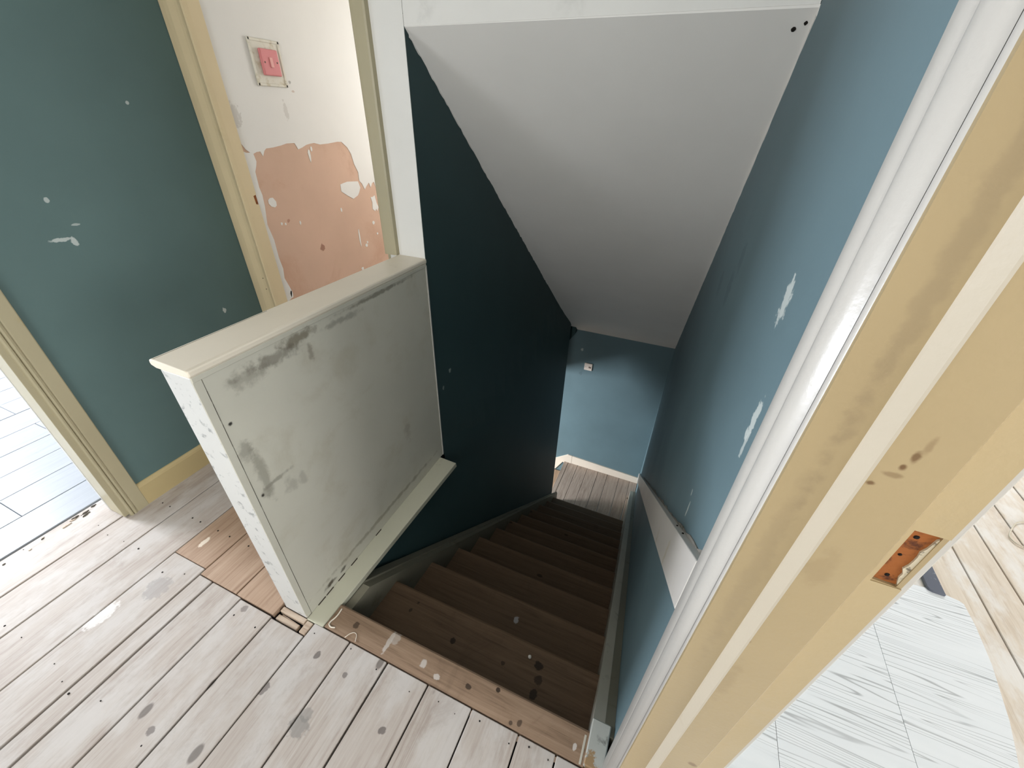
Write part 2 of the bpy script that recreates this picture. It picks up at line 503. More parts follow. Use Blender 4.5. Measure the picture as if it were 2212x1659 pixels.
struct(box('wall_left_room_back', -4.3, -1.13, .6, .7, -.05, CEIL, m_room), 'back wall of the room on the left')
struct(box('wall_right_room', 4.6, 4.7, -3.0, 2.7, -.05, CEIL, m_room), 'far wall of the room on the right')
struct(box('wall_right_room_back', 1.175, 4.6, 2.6, 2.7, -.05, CEIL, m_room), 'back wall of the room on the right')

# sloped ceiling over the stairs
bm = bmesh.new()
bm_p = [(.0015, ceil_z(.0015)), (YF, ceil_z(YF)), (YF, ceil_z(YF) + .12), (.0015, ceil_z(0) + .12)]
add_prism(bm, bm_p, 'x', -.0005, XR)
sc = struct(from_bm('ceiling_sloped', bm, m_ceiling), 'grey-white ceiling sloping down over the stairs')
# ragged brush line where the ceiling paint laps onto the blue side walls


def ragged_strip(name, x0, x1, y0, y1, depth, jit, m, parent, z_off=0.0):
    n = 110
    top = [(y0 + (y1 - y0) * i / n) for i in range(n + 1)]
    poly = [(y, ceil_z(y) + .01) for y in top]
    low = [(y, ceil_z(y) - max(.0005, depth + random.uniform(-jit, jit))) for y in reversed(top)]
    return prism(name, poly + low, 'x', x0, x1, m, parent)


ragged_strip('paint_edge', XR - .0012, XR + .002, .0, 2.5, .009, .007, m_ceiling, sc)
ragged_strip('paint_edge', -.002, .0014, .02, 1.6, .004, .0035, m_ceiling, sc)
box('ceiling_mark', 1.024, 1.034, .034, .046, ceil_z(.04) - .003, ceil_z(.04) + .01, m_dark, sc, .003)  # small dark marks on the ceiling near the right corner
box('ceiling_mark', 1.045, 1.053, .024, .034, ceil_z(.03) - .002, ceil_z(.03) + .01, m_dark, sc, .003)

# left stairwell wall: a slightly twisted plaster face
xs = lambda y: .04 + .0612 * (y + .596)


def wall_x(y, z):
    if z >= 0:
        return 0.0
    return xs(y) * min(1.0, -z / max(.05, -nos(y)) if y > -.5 else -z / max(.12, -nos(max(y, -.6))))


def wall_end(z):
    y = 2.3
    for _ in range(40):
        y = .5 * y + .5 * (2.55 - wall_x(y, z) / .2364)
    return y


bm = bmesh.new()
NZ, NY = 22, 16
rows = []
for i in range(NZ + 1):
    t = i / NZ
    row, row2 = [], []
    for j in range(NY + 1):
        s_ = j / NY
        zt_end = -.30
        zbot = -2.75
        # upper rows hug the sloped ceiling
        y_top = s_ * 2.50
        z_top = min(ceil_z(y_top) + .03, 1.75)
        z = z_top + (zbot - z_top) * t
        y = s_ * wall_end(min(z, 0))
        row.append((wall_x(y, z), y, z))
    rows.append(row)
fr = [[bm.verts.new(p) for p in r] for r in rows]
bk = [[bm.verts.new((-.1, min(p[1], 1.62), p[2])) for p in r] for r in rows]
for i in range(NZ):
    for j in range(NY):
        bm.faces.new((fr[i][j], fr[i][j + 1], fr[i + 1][j + 1], fr[i + 1][j]))
        bm.faces.new((bk[i][j], bk[i + 1][j], bk[i + 1][j + 1], bk[i][j + 1]))
    bm.faces.new((fr[i][NY], bk[i][NY], bk[i + 1][NY], fr[i + 1][NY]))
for j in range(NY):
    bm.faces.new((fr[0][j], bk[0][j], bk[0][j + 1], fr[0][j + 1]))
struct(from_bm('wall_stairwell_left', bm, m_blue_shaded), 'blue wall down the left side of the stairs, colour darkened for shade')
# the stretch below the landing floor
bm = bmesh.new()
ys = [-.93 + .93 * k / 6 for k in range(7)]
zs = [-.03 - k * .2 for k in range(10)]
f2 = [[bm.verts.new((wall_x(y, z), y, z)) for y in ys] for z in zs]
for i in range(len(zs) - 1):
    for j in range(len(ys) - 1):
        bm.faces.new((f2[i][j], f2[i][j + 1], f2[i + 1][j + 1], f2[i + 1][j]))
add_box(bm, -.1, -.004, -.93, 0, -2.75, -.05)
struct(from_bm('wall_stairwell_under', bm, m_blue_shaded), 'blue wall under the ledge beside the top steps, colour darkened for shade')
struct(box('wall_stairwell_front', -.1, 1.175, -1.06, -.95, -2.75, -.06, m_dark), 'dark wall under the landing')

# lower floor
bm = bmesh.new()
add_box(bm, -2.8, 1.175, YF, YF + .12, -4.2, -.2)
struct(from_bm('wall_lower', bm, m_blue_low), 'blue end wall at the bottom of the stairs')
struct(box('wall_lower_hall_left', -2.9, -2.8, -1.0, YF + .12, -4.2, -.2, m_room), 'pale wall of the lower hall')
struct(box('wall_lower_hall_front', -2.8, -.1, -1.06, -.96, -4.2, -.2, m_room), 'pale front wall of the lower hall')
struct(box('ceiling_lower_hall', -2.8, -.1, -.96, YF, -.30, -.2, m_ceiling), 'ceiling of the lower hall')
prism('soffit', [(.058, -.422), (-.30, -1.0), (-.42, -1.0), (-.42, -.2), (.058, -.2)], 'y', 2.54, YF + .005, m_blue_shaded,
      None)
struct(prism('soffit_blocker', [(-.012, -.56), (-.30, -1.0), (-.42, -1.0), (-.42, -.2), (-.012, -.2)], 'y', 1.66, YF + .003, m_blue_shaded), 'soffit widened to block lower hall light from the sloped ceiling').name = 'light_blocker'  # unseen extension of the soffit, added to keep hall light off the ceiling
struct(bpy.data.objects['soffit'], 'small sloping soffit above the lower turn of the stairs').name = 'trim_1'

# floors --------------------------------------------------------------------------------
fl = struct(empty('floor', (0, -1.4, -.024)), 'old bare floorboards of the landing')
sub = bmesh.new()
add_box(sub, -1.3, -.004, -3.0, .0, -.12, -.034)
add_box(sub, -.004, 1.062, -3.0, -.93, -.12, -.034)
from_bm('subfloor', sub, m_dark, fl)
E_ = [-1.25, -1.06, -.880, -.683, -.503, -.428, -.275, -.118, .034, .189, .344, .499, .654, .807, .921, 1.06]
ends = {0: -.01, 1: -.01, 2: -.01, 3: -.938, 4: -.962, 5: -.962, 6: -.966, 7: -.97}
wide = {4: .008, 3: .004, 5: .006, 6: .006, 7: .004, 9: .006, 10: .005, 11: .004}


def board(x0, x1, y0, y1, zt, m, parent, gap=.004, name='floorboard', th=.022):
    dz = random.uniform(-.0012, .0008)
    return box(name, x0 + gap / 2, x1 - gap / 2, y0, y1, zt - th, zt + dz, m, parent, .0018)


for i in range(len(E_) - 1):
    y1 = ends.get(i, -.9215)
    board(E_[i], E_[i + 1], -2.99, y1, 0, m_floor, fl, wide.get(i, .0035) + .0012)
for a, b, y in ((-.683, -.503, -.9355), (-.503, -.305, -.9585), (-.305, -.118, -.9595), (-.118, -.072, -.905)):
    board(a, b, y, -.01, 0, m_floor_back, fl, .005 if a > -.6 else .003)
# the hole at the foot of the balustrade: raw ends and splinters
box('timber_scrap', -.11, -.012, -.963, -.945, -.026, -.010, m_scrap, fl, .002)
box('timber_scrap', -.112, .0, -.938, -.92, -.024, -.004, m_scrap, fl, .002)
box('timber_scrap', .006, .032, -.966, -.925, -.024, .001, m_scrap, fl, .002)
hexa('timber_scrap', [(-.10, -.944, -.026), (-.03, -.950, -.026), (-.03, -.943, -.026), (-.10, -.939, -.026),
                      (-.10, -.943, -.016), (-.03, -.949, -.014), (-.03, -.944, -.014), (-.10, -.940, -.016)], m_scrap, fl)

nb = bmesh.new()
for i in range(len(E_) - 1):
    for yy in (-.948, -1.36, -1.77):
        yj = yy if E_[i] > .03 or yy < -1 else -1.0
        for q in (.22, .78):
            if random.random() < .35:
                continue
            if E_[i + 1] - E_[i] < .1 and q > .5:
                continue
            x = E_[i] + (E_[i + 1] - E_[i]) * q + random.uniform(-.02, .02)
            y = yj + random.uniform(-.018, .018)
            r = random.uniform(.0014, .0032)
            add_prism(nb, [(x + r * math.cos(a * math.pi / 4), y + r * math.sin(a * math.pi / 4)) for a in range(8)], 'z', -.004, .0011)
for x in (-.98, -.93, -.78, -.73, -.62, -.55, -.44, -.36):
    for y in (-.80, -.42):
        add_prism(nb, [(x + .003 * math.cos(a * math.pi / 4), y + .003 * math.sin(a * math.pi / 4)) for a in range(8)], 'z', -.004, .0011)
nh = from_bm('nail_head', nb, m_dark, fl)
nh['kind'] = 'stuff'

# white laminate in the left room
lam = struct(empty('floor_left_room', (-2.7, -1.2, 0)), 'white laminate planks of the bright room on the left')
box('subfloor', -4.3, -1.25, -3.0, .6, -.12, -.012, m_dark, lam)
edges = [-1.255, -1.44, -1.632, -1.812, -1.993, -2.178, -2.376, -2.56, -2.742, -2.93, -3.12, -3.31, -3.5, -3.7, -3.9, -4.1, -4.3]
cuts = [(-1.7, -.2), (-1.09,), (-1.95, -.35), (-.45, -1.9), (-.733,), (-1.5, -.1), (-.733,), (-1.3, -.2), (-.5,), (-1.2,), (-.733,), (-1.6,), (-.4,), (-1.1,), (-.7,), (-1.3,)]
for i in range(len(edges) - 1):
    cs = sorted([-2.99] + list(cuts[i]) + [.59])
    for a, b in zip(cs, cs[1:]):
        board(edges[i + 1], edges[i], a + .001, b - .001, .004, m_lamin, lam, .0025, 'laminate_plank', .014)
# torn edge of the old glue line beside the laminate
for k in range(16):
    y = -.935 - random.random() ** 1.6 * .42
    x = -1.236 + random.uniform(.0, .03)
    r = random.uniform(.002, .008) * (1.5 if y > -1.05 else .8)
    pts = [(x + r * random.uniform(.3, .7) * math.cos(t), y + r * random.uniform(.7, 1.6) * math.sin(t)) for t in [q * 1.05 for q in range(6)]]
    prism('glue_scrap', pts, 'z', -.001, random.uniform(.0015, .004), m_crack if k % 4 else m_scrap, fl)

# right room floor: old boards with vinyl laid over
fr_ = struct(empty('floor_right_room', (2.4, -.4, 0)), 'old boards with white wood-print vinyl in the room on the right')
box('subfloor', 1.176, 4.6, -3.0, 2.6, -.12, -.034, m_dark, fr_)
box('threshold', 1.063, 1.1765, -1.775, -1.001, -.12, -.001, m_oldboard, fr_, .001)
xe = [1.178, 1.21, 1.36, 1.51, 1.66, 1.815, 1.97, 2.125, 2.279, 2.424, 2.575, 2.73, 2.88, 3.03, 3.18, 3.33, 3.5, 3.65, 3.8, 3.95, 4.1, 4.25, 4.4, 4.6]
for i in range(len(xe) - 1):
    board(xe[i], xe[i + 1], -2.99, 2.59, -.002, m_oldboard, fr_, .007 if xe[i] > 2.2 else .004)
vt = [([(1.178, -3), (1.502, -3), (1.502, .118), (1.178, .118)]),
      ([(1.5035, -3), (1.8555, -3), (1.8635, .12), (1.5035, .12)]),
      ([(1.857, -3), (2.02, -3), (2.08, -.8), (2.128, -.44), (2.165, -.30), (2.196, -.12), (2.207, .02), (2.205, .105), (2.195, .114),
        (2.154, .124), (2.10, .128), (2.02, .122), (1.865, .12)])]
for p in vt:
    prism('vinyl_tile', p, 'z', -.0012, .0022, m_vinyl, fr_)

# lower quarter landing and the first steps of the turn
lo = struct(empty('floor_lower', (.6, 2.2, ZLOW)), 'bare boards of the small lower landing')
le = [.108, .165, .292, .424, .566, .688, .836, .968, 1.06]
for a, b in zip(le, le[1:]):
    board(a, b, Y0 + 11 * G - .05, YF - .012, ZLOW, m_lowboard, lo, .0045, 'floorboard', .025)
box('riser_board', .118, .135, 1.80, YF - .01, ZLOW - RZ, ZLOW - .025, m_lowboard, lo)
for k in range(1, 9):
    box('lower_tread', .118 - k * G, .14 - (k - 1) * G + .02, 1.86, YF - .012, ZLOW - k * RZ - .03, ZLOW - k * RZ, m_lowtread, lo, .004)
    box('lower_riser', .118 - k * G + .02, .14 - k * G, 1.86, YF - .012, ZLOW - (k + 1) * RZ, ZLOW - k * RZ - .03, m_lowtread, lo)
struct(box('floor_lower_hall', -2.8, 1.1, -.96, YF, -4.2, -4.1, m_lowtread), 'floor of the lower hall')

# skirtings -------------------------------------------------------------------------------
bb = bmesh.new()
add_prism(bb, [(-1.05, 0), (-1.03, 0), (-1.03, .098), (-1.033, .107), (-1.040, .114), (-1.05, .1156)], 'y', -.832, -.022)
struct(from_bm('baseboard_left', bb, m_skirt), 'cream skirting board under the blue wall on the left')
sk = struct(empty('baseboard_lower', (.6, YF - .01, ZLOW)), 'off-white skirting around the lower landing')
prism('skirting_board', [(.2045, ZLOW), (1.06, ZLOW), (1.06, ZLOW + .092), (.2045, ZLOW + .126)], 'y', YF - .014, YF + .002, m_lowskirt, sk)
prism('skirting_board', [(.2015, ZLOW - .02), (.2015, ZLOW + .126), (.147, ZLOW + .130), (-.02, ZLOW + .006), (-.5, ZLOW - .40), (-.5, ZLOW - .6),
                         (.0, ZLOW - .175), (.085, ZLOW - .02)], 'y', YF - .014, YF + .002, m_lowskirt, sk)

# ------------------------------------------------------------------ door frames


def frame_right():
    d = struct(empty('door_1', (1.11, -1.4, 0)), 'cream and white door frame nearest the viewpoint, right of the stairs')
    prof = [(-.889, .0), (-.889, .017), (-.892, .0185), (-.922, .0185), (-.925, .0155), (-.930, .0175), (-.936, .0205), (-.944, .0235),
            (-.953, .0250), (-.961, .0235), (-.969, .0195), (-.975, .0145), (-.979, .0115), (-.981, .0125), (-.984, .0165), (-.989, .0185),
            (-.994, .0180), (-.997, .0155), (-.999, .010), (-.999, 0)]
    poly = [(XR - p, y) for y, p in prof]
    prism('architrave', poly, 'z', 0, 2.12, m_white_gloss, d, True)
    prism('architrave', [(x, -2.776 - y) for x, y in poly], 'z', 0, 2.12, m_white_gloss, d, True)
    prism('architrave', [(x, y) for x, y in [(XR, 2.03), (XR - .0185, 2.03), (XR - .025, 2.09), (XR - .0185, 2.14), (XR, 2.14)]], 'y', -1.887, -.889, m_white_gloss, d)
    bm = bmesh.new()
    # lining with the notch left by the lock keep
    z0, z1, xa, xb = 1.147, 1.220, 1.1505, 1.1705
    add_prism(bm, [(1.046, 0), (1.1745, 0), (1.1745, z0), (xa, z0 + .002), (xa, z1), (1.1745, z1), (1.1745, 2.03), (1.046, 2.03)], 'y', -1.0, -.984)
    add_box(bm, 1.046, 1.1745, -.99, -.984, 0, 2.03)
    add_box(bm, xb, 1.1745, -1.0, -.984, z0 - .001, z1 + .001)
    from_bm('lining', bm, m_cream, d)
    box('lining', 1.046, 1.1745, -1.792, -1.776, 0, 2.03, m_cream, d, .001)
    box('lining', 1.046, 1.1745, -1.776, -1.0, 2.03, 2.046, m_cream, d, .001)
    prism('door_stop', [(1.0945, -1.0), (1.0945, -1.0118), (1.1385, -1.0122), (1.1402, -1.0108), (1.1404, -1.0)], 'z', 0, 2.03, m_cream, d)
    prism('stop_edge', [(1.0828, -1.0), (1.0838, -1.0022), (1.0925, -1.0116), (1.0946, -1.0120), (1.0946, -1.0)], 'z', 0, 2.03, m_stop_edge, d)
    box('rebate', 1.1404, 1.1504, -1.0012, -.9995, 0, 2.03, m_rebate, d)
    box('rebate', 1.1504, 1.1745, -1.0012, -.9995, 0, z0, m_rebate, d)
    box('rebate', 1.1504, 1.1745, -1.0012, -.9995, z1, 2.03, m_rebate, d)
    box('door_stop', 1.083, 1.1415, -1.776, -1.764, 0, 2.03, m_cream, d, .003)
    k = box('latch_recess', xa - .001, xb + .001, -.9972, -.9885, z0 + .001, z1 + .001, m_rust, d)
    k['label'] = 'rust-brown bare timber recess where the latch plate was'
    box('screw_hole', xa + .008, xa + .0115, -.9980, -.9965, z0 + .008, z0 + .012, m_dark, k, .001)
    box('screw_hole', xa + .005, xa + .009, -.9980, -.9965, z1 - .012, z1 - .008, m_dark, k, .001)
    box('screw_hole', xa + .005, xa + .008, -.9980, -.9965, z0 + .037, z0 + .040, m_dark, k, .001)
    # broken filler along the outer edge of the recess
    pts = [(xb + .001, z0)] + [(xb - random.uniform(.0005, .003) - (.0025 if 3 < q < 9 else 0), z0 + (z1 - z0) * q / 12) for q in range(1, 12)] + [(xb + .001, z1 - .004)]
    prism('broken_filler', pts, 'y', -.9990, -.9885, m_filler, k)
    tube('scratch', [(1.157, -1.0005, 1.222), (1.160, -1.0005, 1.229), (1.164, -1.0005, 1.238)], .0008, m_rust, d)
    # white room-side architrave catching the light
    box('room_architrave', 1.1755, 1.1835, -.996, -.92, 0, 2.1, m_white_gloss, d, .002)
    box('room_architrave', 1.1755, 1.1905, -1.86, -1.784, 0, 2.1, m_white_gloss, d, .002)
    # grubby runs on the stop face
    return d


frame_right()


def frame_left():
    d = struct(empty('door_2', (-1.09, -1.3, 0)), 'cream door frame of the bright room on the left')
    prof = [(-.826, 0), (-.826, .014), (-.829, .0165), (-.868, .0175), (-.872, .015), (-.875, .019), (-.880, .021), (-.885, .019),
            (-.8865, .014), (-.8895, .019), (-.894, .020), (-.8985, .016), (-.900, .008), (-.900, 0)]
    poly = [(XL + p, y) for y, p in prof]
    prism('architrave', poly, 'z', 0, 2.1, m_left_frame, d, False)
    prism('architrave', [(x, -2.626 - y) for x, y in poly], 'z', 0, 2.1, m_left_frame, d, False)
    box('architrave', XL, XL + .0175, -1.80, -.826, 2.03, 2.1, m_left_frame, d, .002)
    box('lining', -1.135, -1.038, -.917, -.8985, .006, 2.03, m_left_frame, d, .0015)
    box('lining', -1.135, -1.046, -1.724, -1.71, .006, 2.03, m_left_frame, d, .0015)
    box('lining', -1.135, -1.046, -1.71, -.916, 2.03, 2.045, m_left_frame, d, .0015)
    box('room_architrave', -1.150, -1.1355, -.918, -.85, .004, 2.1, m_white_gloss, d, .002)
    return d


frame_left()


def frame_bath():
    d = struct(empty('door_3', (-.53, -.01, 0)), 'narrow cream door frame into the bathroom')
    prof = [(-1.042, 0), (-1.042, .008), (-1.014, .010), (-1.012, .012), (-1.006, .017), (-.985, .017), (-.972, .0145), (-.955, .0115), (-.94, .011), (-.928, .0135),
            (-.918, .018), (-.912, .020), (-.906, .018), (-.904, 0)]
    prism('architrave', [(x, -p) for x, p in prof], 'z', 0, 2.1, m_bath_frame, d, False)
    prof2 = [(-.176, 0), (-.176, .018), (-.171, .021), (-.163, .0195), (-.150, .019), (-.128, .019), (-.122, .016), (-.120, .0)]
    prism('architrave', [(x, -p) for x, p in prof2], 'z', 1.0265, 2.1, m_left_frame, d, False)
    box('architrave', -1.012, -.119, -.019, 0, 2.04, 2.1, m_left_frame, d, .002)
    bm = bmesh.new()
    zc = 1.152
    add_prism(bm, [(.0, 0), (.0495, 0), (.0495, zc - .02), (.036, zc - .016), (.034, zc + .018), (.0495, zc + .022), (.0495, 2.04), (0, 2.04)], 'x', -.9178, -.9045)
    from_bm('lining', bm, m_bath_frame, d)
    box('latch_recess', -.9165, -.9125, .030, .053, zc - .02, zc + .024, m_rust, d)
    box('lining', -.178, -.166, 0, .1, 0, 2.04, m_left_frame, d, .001)
    for z in (.80, .745):
        box('nail_hole', -.952, -.948, -.0135, -.0105, z, z + .004, m_dark, d, .001)
    return d


frame_bath()

# ------------------------------------------------------------------ bathroom
bw = struct(empty('wall_bathroom', (-.915, 1.3, 0)), 'bathroom wall of pink plaster half covered by flaking white paint')
box('plaster', -1.03, -.9168, .0, 2.5, -.05, CEIL, m_plaster, bw)
top = [(0.0, 1.42), (0.037, 1.402), (0.071, 1.348), (0.097, 1.328), (0.12, 1.336), (0.139, 1.337), (0.147, 1.318), (0.16, 1.338), (0.173, 1.347), (0.21, 1.349), (0.255, 1.355),
       (0.29, 1.362), (0.336, 1.362), (0.35, 1.335), (0.377, 1.342), (0.405, 1.352), (0.431, 1.356), (0.456, 1.358), (0.493, 1.35), (0.547, 1.352),
       (0.619, 1.358), (0.647, 1.356), (0.684, 1.329), (0.706, 1.295), (0.716, 1.246), (0.738, 1.204), (0.736, 1.159), (0.754, 1.142),
       (0.771, 1.109), (0.79, 1.125), (0.814, 1.141), (0.825, 1.113), (0.842, 1.135), (0.859, 1.141), (0.872, 1.11), (0.88, 1.135), (0.896, 1.143), (0.921, 1.13), (1.1, 1.12), (2.5, 1.1)]
prism('paint_layer', top + [(2.5, CEIL), (0, CEIL)], 'x', -.9170, -.9150, m_bath_white, bw)


def flake(pts):
    return prism('paint_flake', pts, 'x', -.9170, -.9152, m_bath_white, bw)


flake([(0.582, 1.156), (0.606, 1.160), (0.638, 1.164), (0.69, 1.160), (0.724, 1.157), (0.735, 1.123), (0.72, 1.10), (0.705, 1.085), (0.663, 1.072), (0.619, 1.096), (0.58, 1.121)])
flake([(0.11, 1.141), (0.122, 1.149), (0.138, 1.148), (0.150, 1.130), (0.148, 1.113), (0.136, 1.106), (0.118, 1.113), (0.109, 1.127)])
flake([(0.811, 1.061), (0.83, 1.06), (0.849, 1.067), (0.858, 1.02), (0.87, 0.996), (0.855, 0.976), (0.845, .99), (0.835, .978), (0.813, 0.994), (.82, 1.03)])
flake([(0.0, 1.36), (0.071, 1.335), (0.101, 1.335), (0.106, 1.30), (0.099, 1.283), (0.086, 1.261), (0.083, 1.199), (0.088, 1.166), (0.084, 1.118), (0.070, 1.041),
       (0.082, 0.968), (0.080, 0.883), (0.086, 0.827), (0.078, 0.78), (0.092, 0.734), (0.099, 0.708), (0.088, 0.672), (0.06, 0.66), (0.05, 0.5), (0.0, .5)])
for y, z, a, b in ((0.431, 1.333, .007, .012), (0.412, 1.307, .008, .030), (0.148, 1.031, .006, .008), (0.257, 1.015, .005, .012), (0.803, 0.915, .014, .012),
                   (0.824, 0.846, .008, .008), (0.639, 0.671, .012, .012), (0.708, 0.799, .012, .012), (0.553, 1.029, .006, .012), (.66, .86, .006, .06),
                   (.17, 1.025, .005, .007), (.093, .69, .010, .022), (.72, .815, .008, .008), (.55, .63, .008, .012)):
    flake([(y + a * math.cos(t) * random.uniform(.7, 1.1), z + b * math.sin(t) * random.uniform(.7, 1.1)) for t in [k * .9 for k in range(7)]])
struct(box('wall_bathroom_right', -.13, -.105, .1, 2.5, -.05, CEIL, m_room), 'bathroom side wall beside the stairwell')
struct(box('wall_bathroom_end', -1.03, -.105, 2.5, 2.6, -.05, CEIL, m_room), 'end wall of the bathroom')
struct(box('floor_bathroom', -1.03, -.105, .1, 2.5, -.12, 0, m_lamin), 'pale bathroom floor')

# pink light switch on its paint-crusted pattress
sw = tag(empty('light_switch', (-.915, .295, 1.66)), 'pink plastic light switch on an off-white paint-crusted back plate', 'light switch')
bm = bmesh.new()
add_prism(bm, [(.216, 1.579), (.364, 1.581), (.366, 1.737), (.218, 1.735)], 'x', -.9152, -.9105)
from_bm('back_plate', bm, m_plate, sw)
for y0, y1, z0, z1 in ((.214, .368, 1.727, 1.738), (.214, .368, 1.577, 1.588), (.213, .224, 1.577, 1.738), (.357, .368, 1.577, 1.738)):
    box('plate_rim', -.9145, -.9075, y0, y1, z0, z1, m_plate, sw, .002)
pl = box('switch_plate', -.9108, -.8985, .252, .341, 1.615, 1.706, m_pink, sw, .004, 2)
box('rocker', -.8990, -.8945, .291, .306, 1.643, 1.679, m_pink_l, pl, .002)['label'] = 'paler pink rocker'
box('screw', -.8990, -.8980, .263, .269, 1.657, 1.663, m_screw, pl, .001)
box('screw', -.8990, -.8980, .325, .331, 1.659, 1.665, m_screw, pl, .001)

# ------------------------------------------------------------------ balustrade (boxed half wall)
ba = tag(empty('stair_balustrade', (-.05, -.46, 0)), 'boxed-in off-white half wall with a flat capping beside the stair opening', 'half wall')
box('end_post', -.100, .0, -.921, -.901, .002, 1.006, m_post, ba, .0025)['label'] = 'scuffed bright white end board'
box('edge_lath', -.002, .0010, -.9205, -.9012, .004, 1.006, m_panel, ba, .0006)
box('side_panel', -.012, .0, -.8995, -.002, .0, 1.006, m_panel, ba, .0006)
box('side_panel', -.100, -.088, -.9005, -.002, .0, 1.006, m_post, ba, .0006)
box('core', -.089, -.011, -.9005, -.001, .0, 1.004, m_dark, ba)
box('corner_bead', -.004, .0035, -.0065, -.0005, .0, 1.0, m_white_gloss, ba, .001)
for z, ln in ((.948, .03), (.90, .05), (.83, .07), (.74, .05), (.62, .10), (.45, .2), (.2, .2)):
    box('crack_filler', -.0005, .0009, -.9035 + random.uniform(-.0015, .0015), -.9005, z - ln / 2, z + ln / 2, m_crack, ba, .0003)
# capping with rounded front and left nose
cp = bmesh.new()
add_prism(cp, [(-.127, 1.010), (-.1285, 1.017), (-.1255, 1.0235), (-.119, 1.0258), (-.006, 1.0258), (.0015, 1.0245), (.0035, 1.021), (.0035, 1.012), (.0, 1.0065), (-.112, 1.0045)], 'y', -.922, -.001)
bmesh.ops.bevel(cp, geom=[e for e in cp.edges if all(v.co.y < -.92 for v in e.verts)], offset=.003, segments=2, profile=.5, affect='EDGES')
cap = from_bm('capping', cp, m_cap, ba)
box('capping_joint', -.1165, -.1155, -.918, -.62, 1.0252, 1.0261, m_crack, cap)
box('cap_mould', -.001, .0022, -.92, -.002, .994, 1.0068, m_panel, ba, .001)
# floor-level ledge along the stair side
lg = hexa('base_ledge', [(-.001, -.922, -.034), (.066, -.921, -.034), (.092, -.022, -.034), (-.001, -.022, -.034),
                         (-.001, -.922, .0015), (.069, -.921, -.003), (.0935, -.030, -.003), (-.001, -.030, .0015)], m_ledge, ba, .002)
for y in (-.87, -.83, -.77, -.7, -.55):
    box('chipped_gap', .0005, .0035, y, y + .035, .0, .0035, m_crack, lg, .0006)

# ------------------------------------------------------------------ staircase
st = tag(empty('staircase', (.55, .5, -1.2)), 'steep bare brown timber staircase going down between blue walls', 'staircase')
bm = bmesh.new()
add_prism(bm, [(-.9175, -.03), (-.838, -.03), (-.831, -.026), (-.8285, -.018), (-.8285, -.012), (-.831, -.004), (-.837, .0), (-.9175, .0)], 'x', .074, .997)
from_bm('landing_nosing', bm, m_nosing, st)
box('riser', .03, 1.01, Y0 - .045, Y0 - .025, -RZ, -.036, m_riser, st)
for k in range(1, 12):
    y, z = Y0 + k * G, -k * RZ
    xl, xr_ = xs(y) + .016, 1.02
    bm = bmesh.new()
    yb = y - G - .03
    add_prism(bm, [(yb, z - .03), (y - .008, z - .03), (y - .002, z - .026), (y, z - .019), (y, z - .011), (y - .003, z - .003), (y - .010, z), (yb, z)], 'x', xl, xr_)
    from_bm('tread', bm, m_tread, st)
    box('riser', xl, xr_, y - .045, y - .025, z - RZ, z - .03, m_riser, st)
# left string: leans with the wall
wL = lambda y: .07 - .0205 * (y + .59)


def string_left(off0, off1, wa, wb, m, name, bev=.004):
    bm = bmesh.new()
    ya, yk, yb = -.832, Y0 + (.036 + off0) / PITCH, 1.93
    prof = [(ya, -.036), (yk, -.036), (.3, nos(.3) + off0), (yb, nos(yb) + off0), (yb, nos(yb) - .30), (ya, nos(ya) - .36)]
    for side in (0, 1):
        pass
    v0 = [bm.verts.new((xs(y) + wa(y), y, z)) for y, z in prof]
    v1 = [bm.verts.new((xs(y) + wb(y), y, z)) for y, z in prof]
    bm.faces.new(v0)
    bm.faces.new(v1[::-1])
    for i in range(len(prof)):
        j = (i + 1) % len(prof)
        bm.faces.new((v0[i], v1[i], v1[j], v0[j]))
    return from_bm(name, bm, m, st)


string_left(.060, 0, lambda y: .0015, lambda y: wL(y) * .55, m_string, 'left_string')
string_left(.048, 0, lambda y: wL(y) * .5, lambda y: wL(y), m_string, 'string_moulding')


def string_right(x0, x1, off, m, name):
    ya, yb = -.825, 2.35
    prism(name, [(ya, min(.012, nos(ya) + off)), (yb, max(nos(yb) + off, ZLOW + .095)), (yb, nos(yb) - .12), (1.78, ZLOW - .02), (ya, nos(ya) - .36)], 'x', x0, x1, m, st)


string_right(.9985, 1.034, .034, m_string_r, 'right_string')
string_right(1.033, 1.0625, .018, m_string, 'string_moulding')
blk = box('string_block', .996, 1.0505, -.915, -.800, -.12, .016, m_block, st, .003)
box('paint_line', .984, .990, -.915, -.845, -.001, .0012, m_string_r, st, .0004)

# handrail board fixed to the right wall
hr_s = .885
hr = tag(empty('handrail_board', (1.04, .4, -.2)), 'sloping off-white handrail board on the blue wall beside the stairs', 'handrail')
ya, yb = -.8895, 2.45
zt = lambda y: .902 - hr_s * (y + .831)
bm = bmesh.new()
xa_, xb_ = 1.0442, 1.066
add_prism(bm, [(ya, zt(ya)), (yb, zt(yb)), (yb, zt(yb) - .128), (ya, zt(ya) - .136)], 'x', xa_, xb_)
bmesh.ops.bevel(bm, geom=[e for e in bm.edges if all(v.co.x < xa_ + .001 for v in e.verts)], offset=.002, segments=2, profile=.5, affect='EDGES')
from_bm('rail_board', bm, m_rail, hr)
n = 60
upper = [(ya + (1.6 - ya) * i / n) for i in range(n + 1)]
poly = [(y, zt(y) - .004) for y in upper] + [(y, zt(y) + max(.001, .006 + random.uniform(-.006, .010))) for y in reversed(upper)]
prism('plaster_line', poly, 'x', 1.0605, 1.0645, m_plaster_grey, hr)
for y in (-.70, -.62):
    box('nail_head', 1.052, 1.056, y, y + .004, zt(y) - .004, zt(y) + .001, m_dark, hr, .0008)

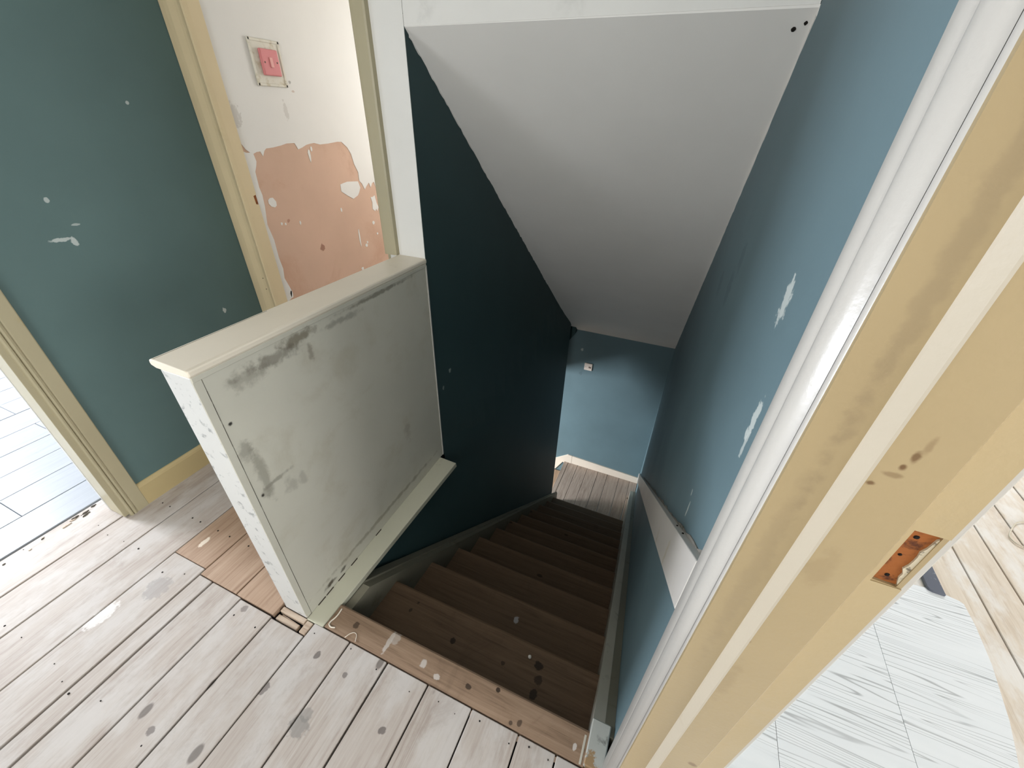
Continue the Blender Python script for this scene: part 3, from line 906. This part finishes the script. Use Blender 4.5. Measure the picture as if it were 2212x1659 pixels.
# white switch on the lower wall
ls = tag(empty('light_switch', (.235, YF, -.825)), 'small white square switch on the blue wall at the stair foot', 'light switch')
p = box('switch_plate', .192, .280, YF - .011, YF - .0005, -.868, -.780, m_switch, ls, .003)
box('rocker', .242, .252, YF - .014, YF - .010, -.834, -.816, m_screw, p, .001)
box('rocker', .256, .266, YF - .014, YF - .010, -.836, -.818, m_screw, p, .001)
box('screw', .205, .210, YF - .0125, YF - .010, -.829, -.824, m_screw, p, .0008)

# loose small things -------------------------------------------------------------------
tag(tube('thread', [(.165, -.918, .003), (.171, -.902, .003), (.183, -.891, .003), (.197, -.894, .003), (.206, -.914, .003)], .0012, m_thread),
    'curled white thread on the nosing board near the balustrade foot', 'thread')
tag(tube('paint_scrap', [(.088, -.846, .003), (.091, -.875, .003), (.080, -.903, .003), (.096, -.912, .003), (.112, -.906, .003)], .0025, m_thread),
    'curled strip of pale paint beside the balustrade ledge', 'paint scrap')
bm = bmesh.new()
bmesh.ops.create_icosphere(bm, subdivisions=2, radius=.0065)
for v in bm.verts:
    v.co *= random.uniform(.85, 1.1)
    v.co += Vector((.744, -.642, -.1875))
tag(from_bm('plaster_crumb', bm, m_crumb), 'round white plaster crumb on the first step down', 'crumb')
sl = bmesh.new()
add_prism(sl, [(2.096, .300), (2.096, .128), (2.101, .118), (2.112, .1135), (2.149, .1125), (2.149, .300)], 'z', .0024, .013)
bmesh.ops.bevel(sl, geom=[e for e in sl.edges if all(v.co.z > .012 for v in e.verts)], offset=.002, segments=2, profile=.5, affect='EDGES')
tag(from_bm('slate_strip', sl, m_slate), 'glossy dark grey strip at the end of the white vinyl', 'slate')
tag(tube('cable', [(2.70, .73, .004), (2.627, .703, .004), (2.601, .682, .004), (2.549, .604, .004), (2.534, .575, .004), (2.542, .54, .004), (2.566, .532, .004), (2.66, .53, .004)], .0028, m_cable),
    'thin looped beige cable on the old boards at right', 'cable')

# windows behind the daylight and the added fill (outside the picture)


def window(name, axis, at, a0, a1, z0, z1, sgn):
    w = struct(empty(name, (at, (a0 + a1) / 2, z0) if axis == 'x' else ((a0 + a1) / 2, at, z0)), 'white framed window outside the picture')
    t = .05
    for (p0, p1, q0, q1) in ((a0 - t, a1 + t, z0 - t, z0), (a0 - t, a1 + t, z1, z1 + t), (a0 - t, a0, z0, z1), (a1, a1 + t, z0, z1)):
        if axis == 'x':
            box('frame', min(at, at + sgn * .05), max(at, at + sgn * .05), p0, p1, q0, q1, m_white_gloss, w, .003)
        else:
            box('frame', p0, p1, min(at, at + sgn * .05), max(at, at + sgn * .05), q0, q1, m_white_gloss, w, .003)


window('window_1', 'x', -4.3, -1.96, -.94, .84, 2.06, 1)
window('window_2', 'x', 4.6, -2.76, -1.04, .84, 2.06, -1)
window('fill_window', 'y', 2.6, 2.15, 3.25, .84, 2.06, -1)  # unseen window added to go with the right room fill lamp
window('window_3', 'y', -3.0, -.21, .91, .94, 2.06, 1)
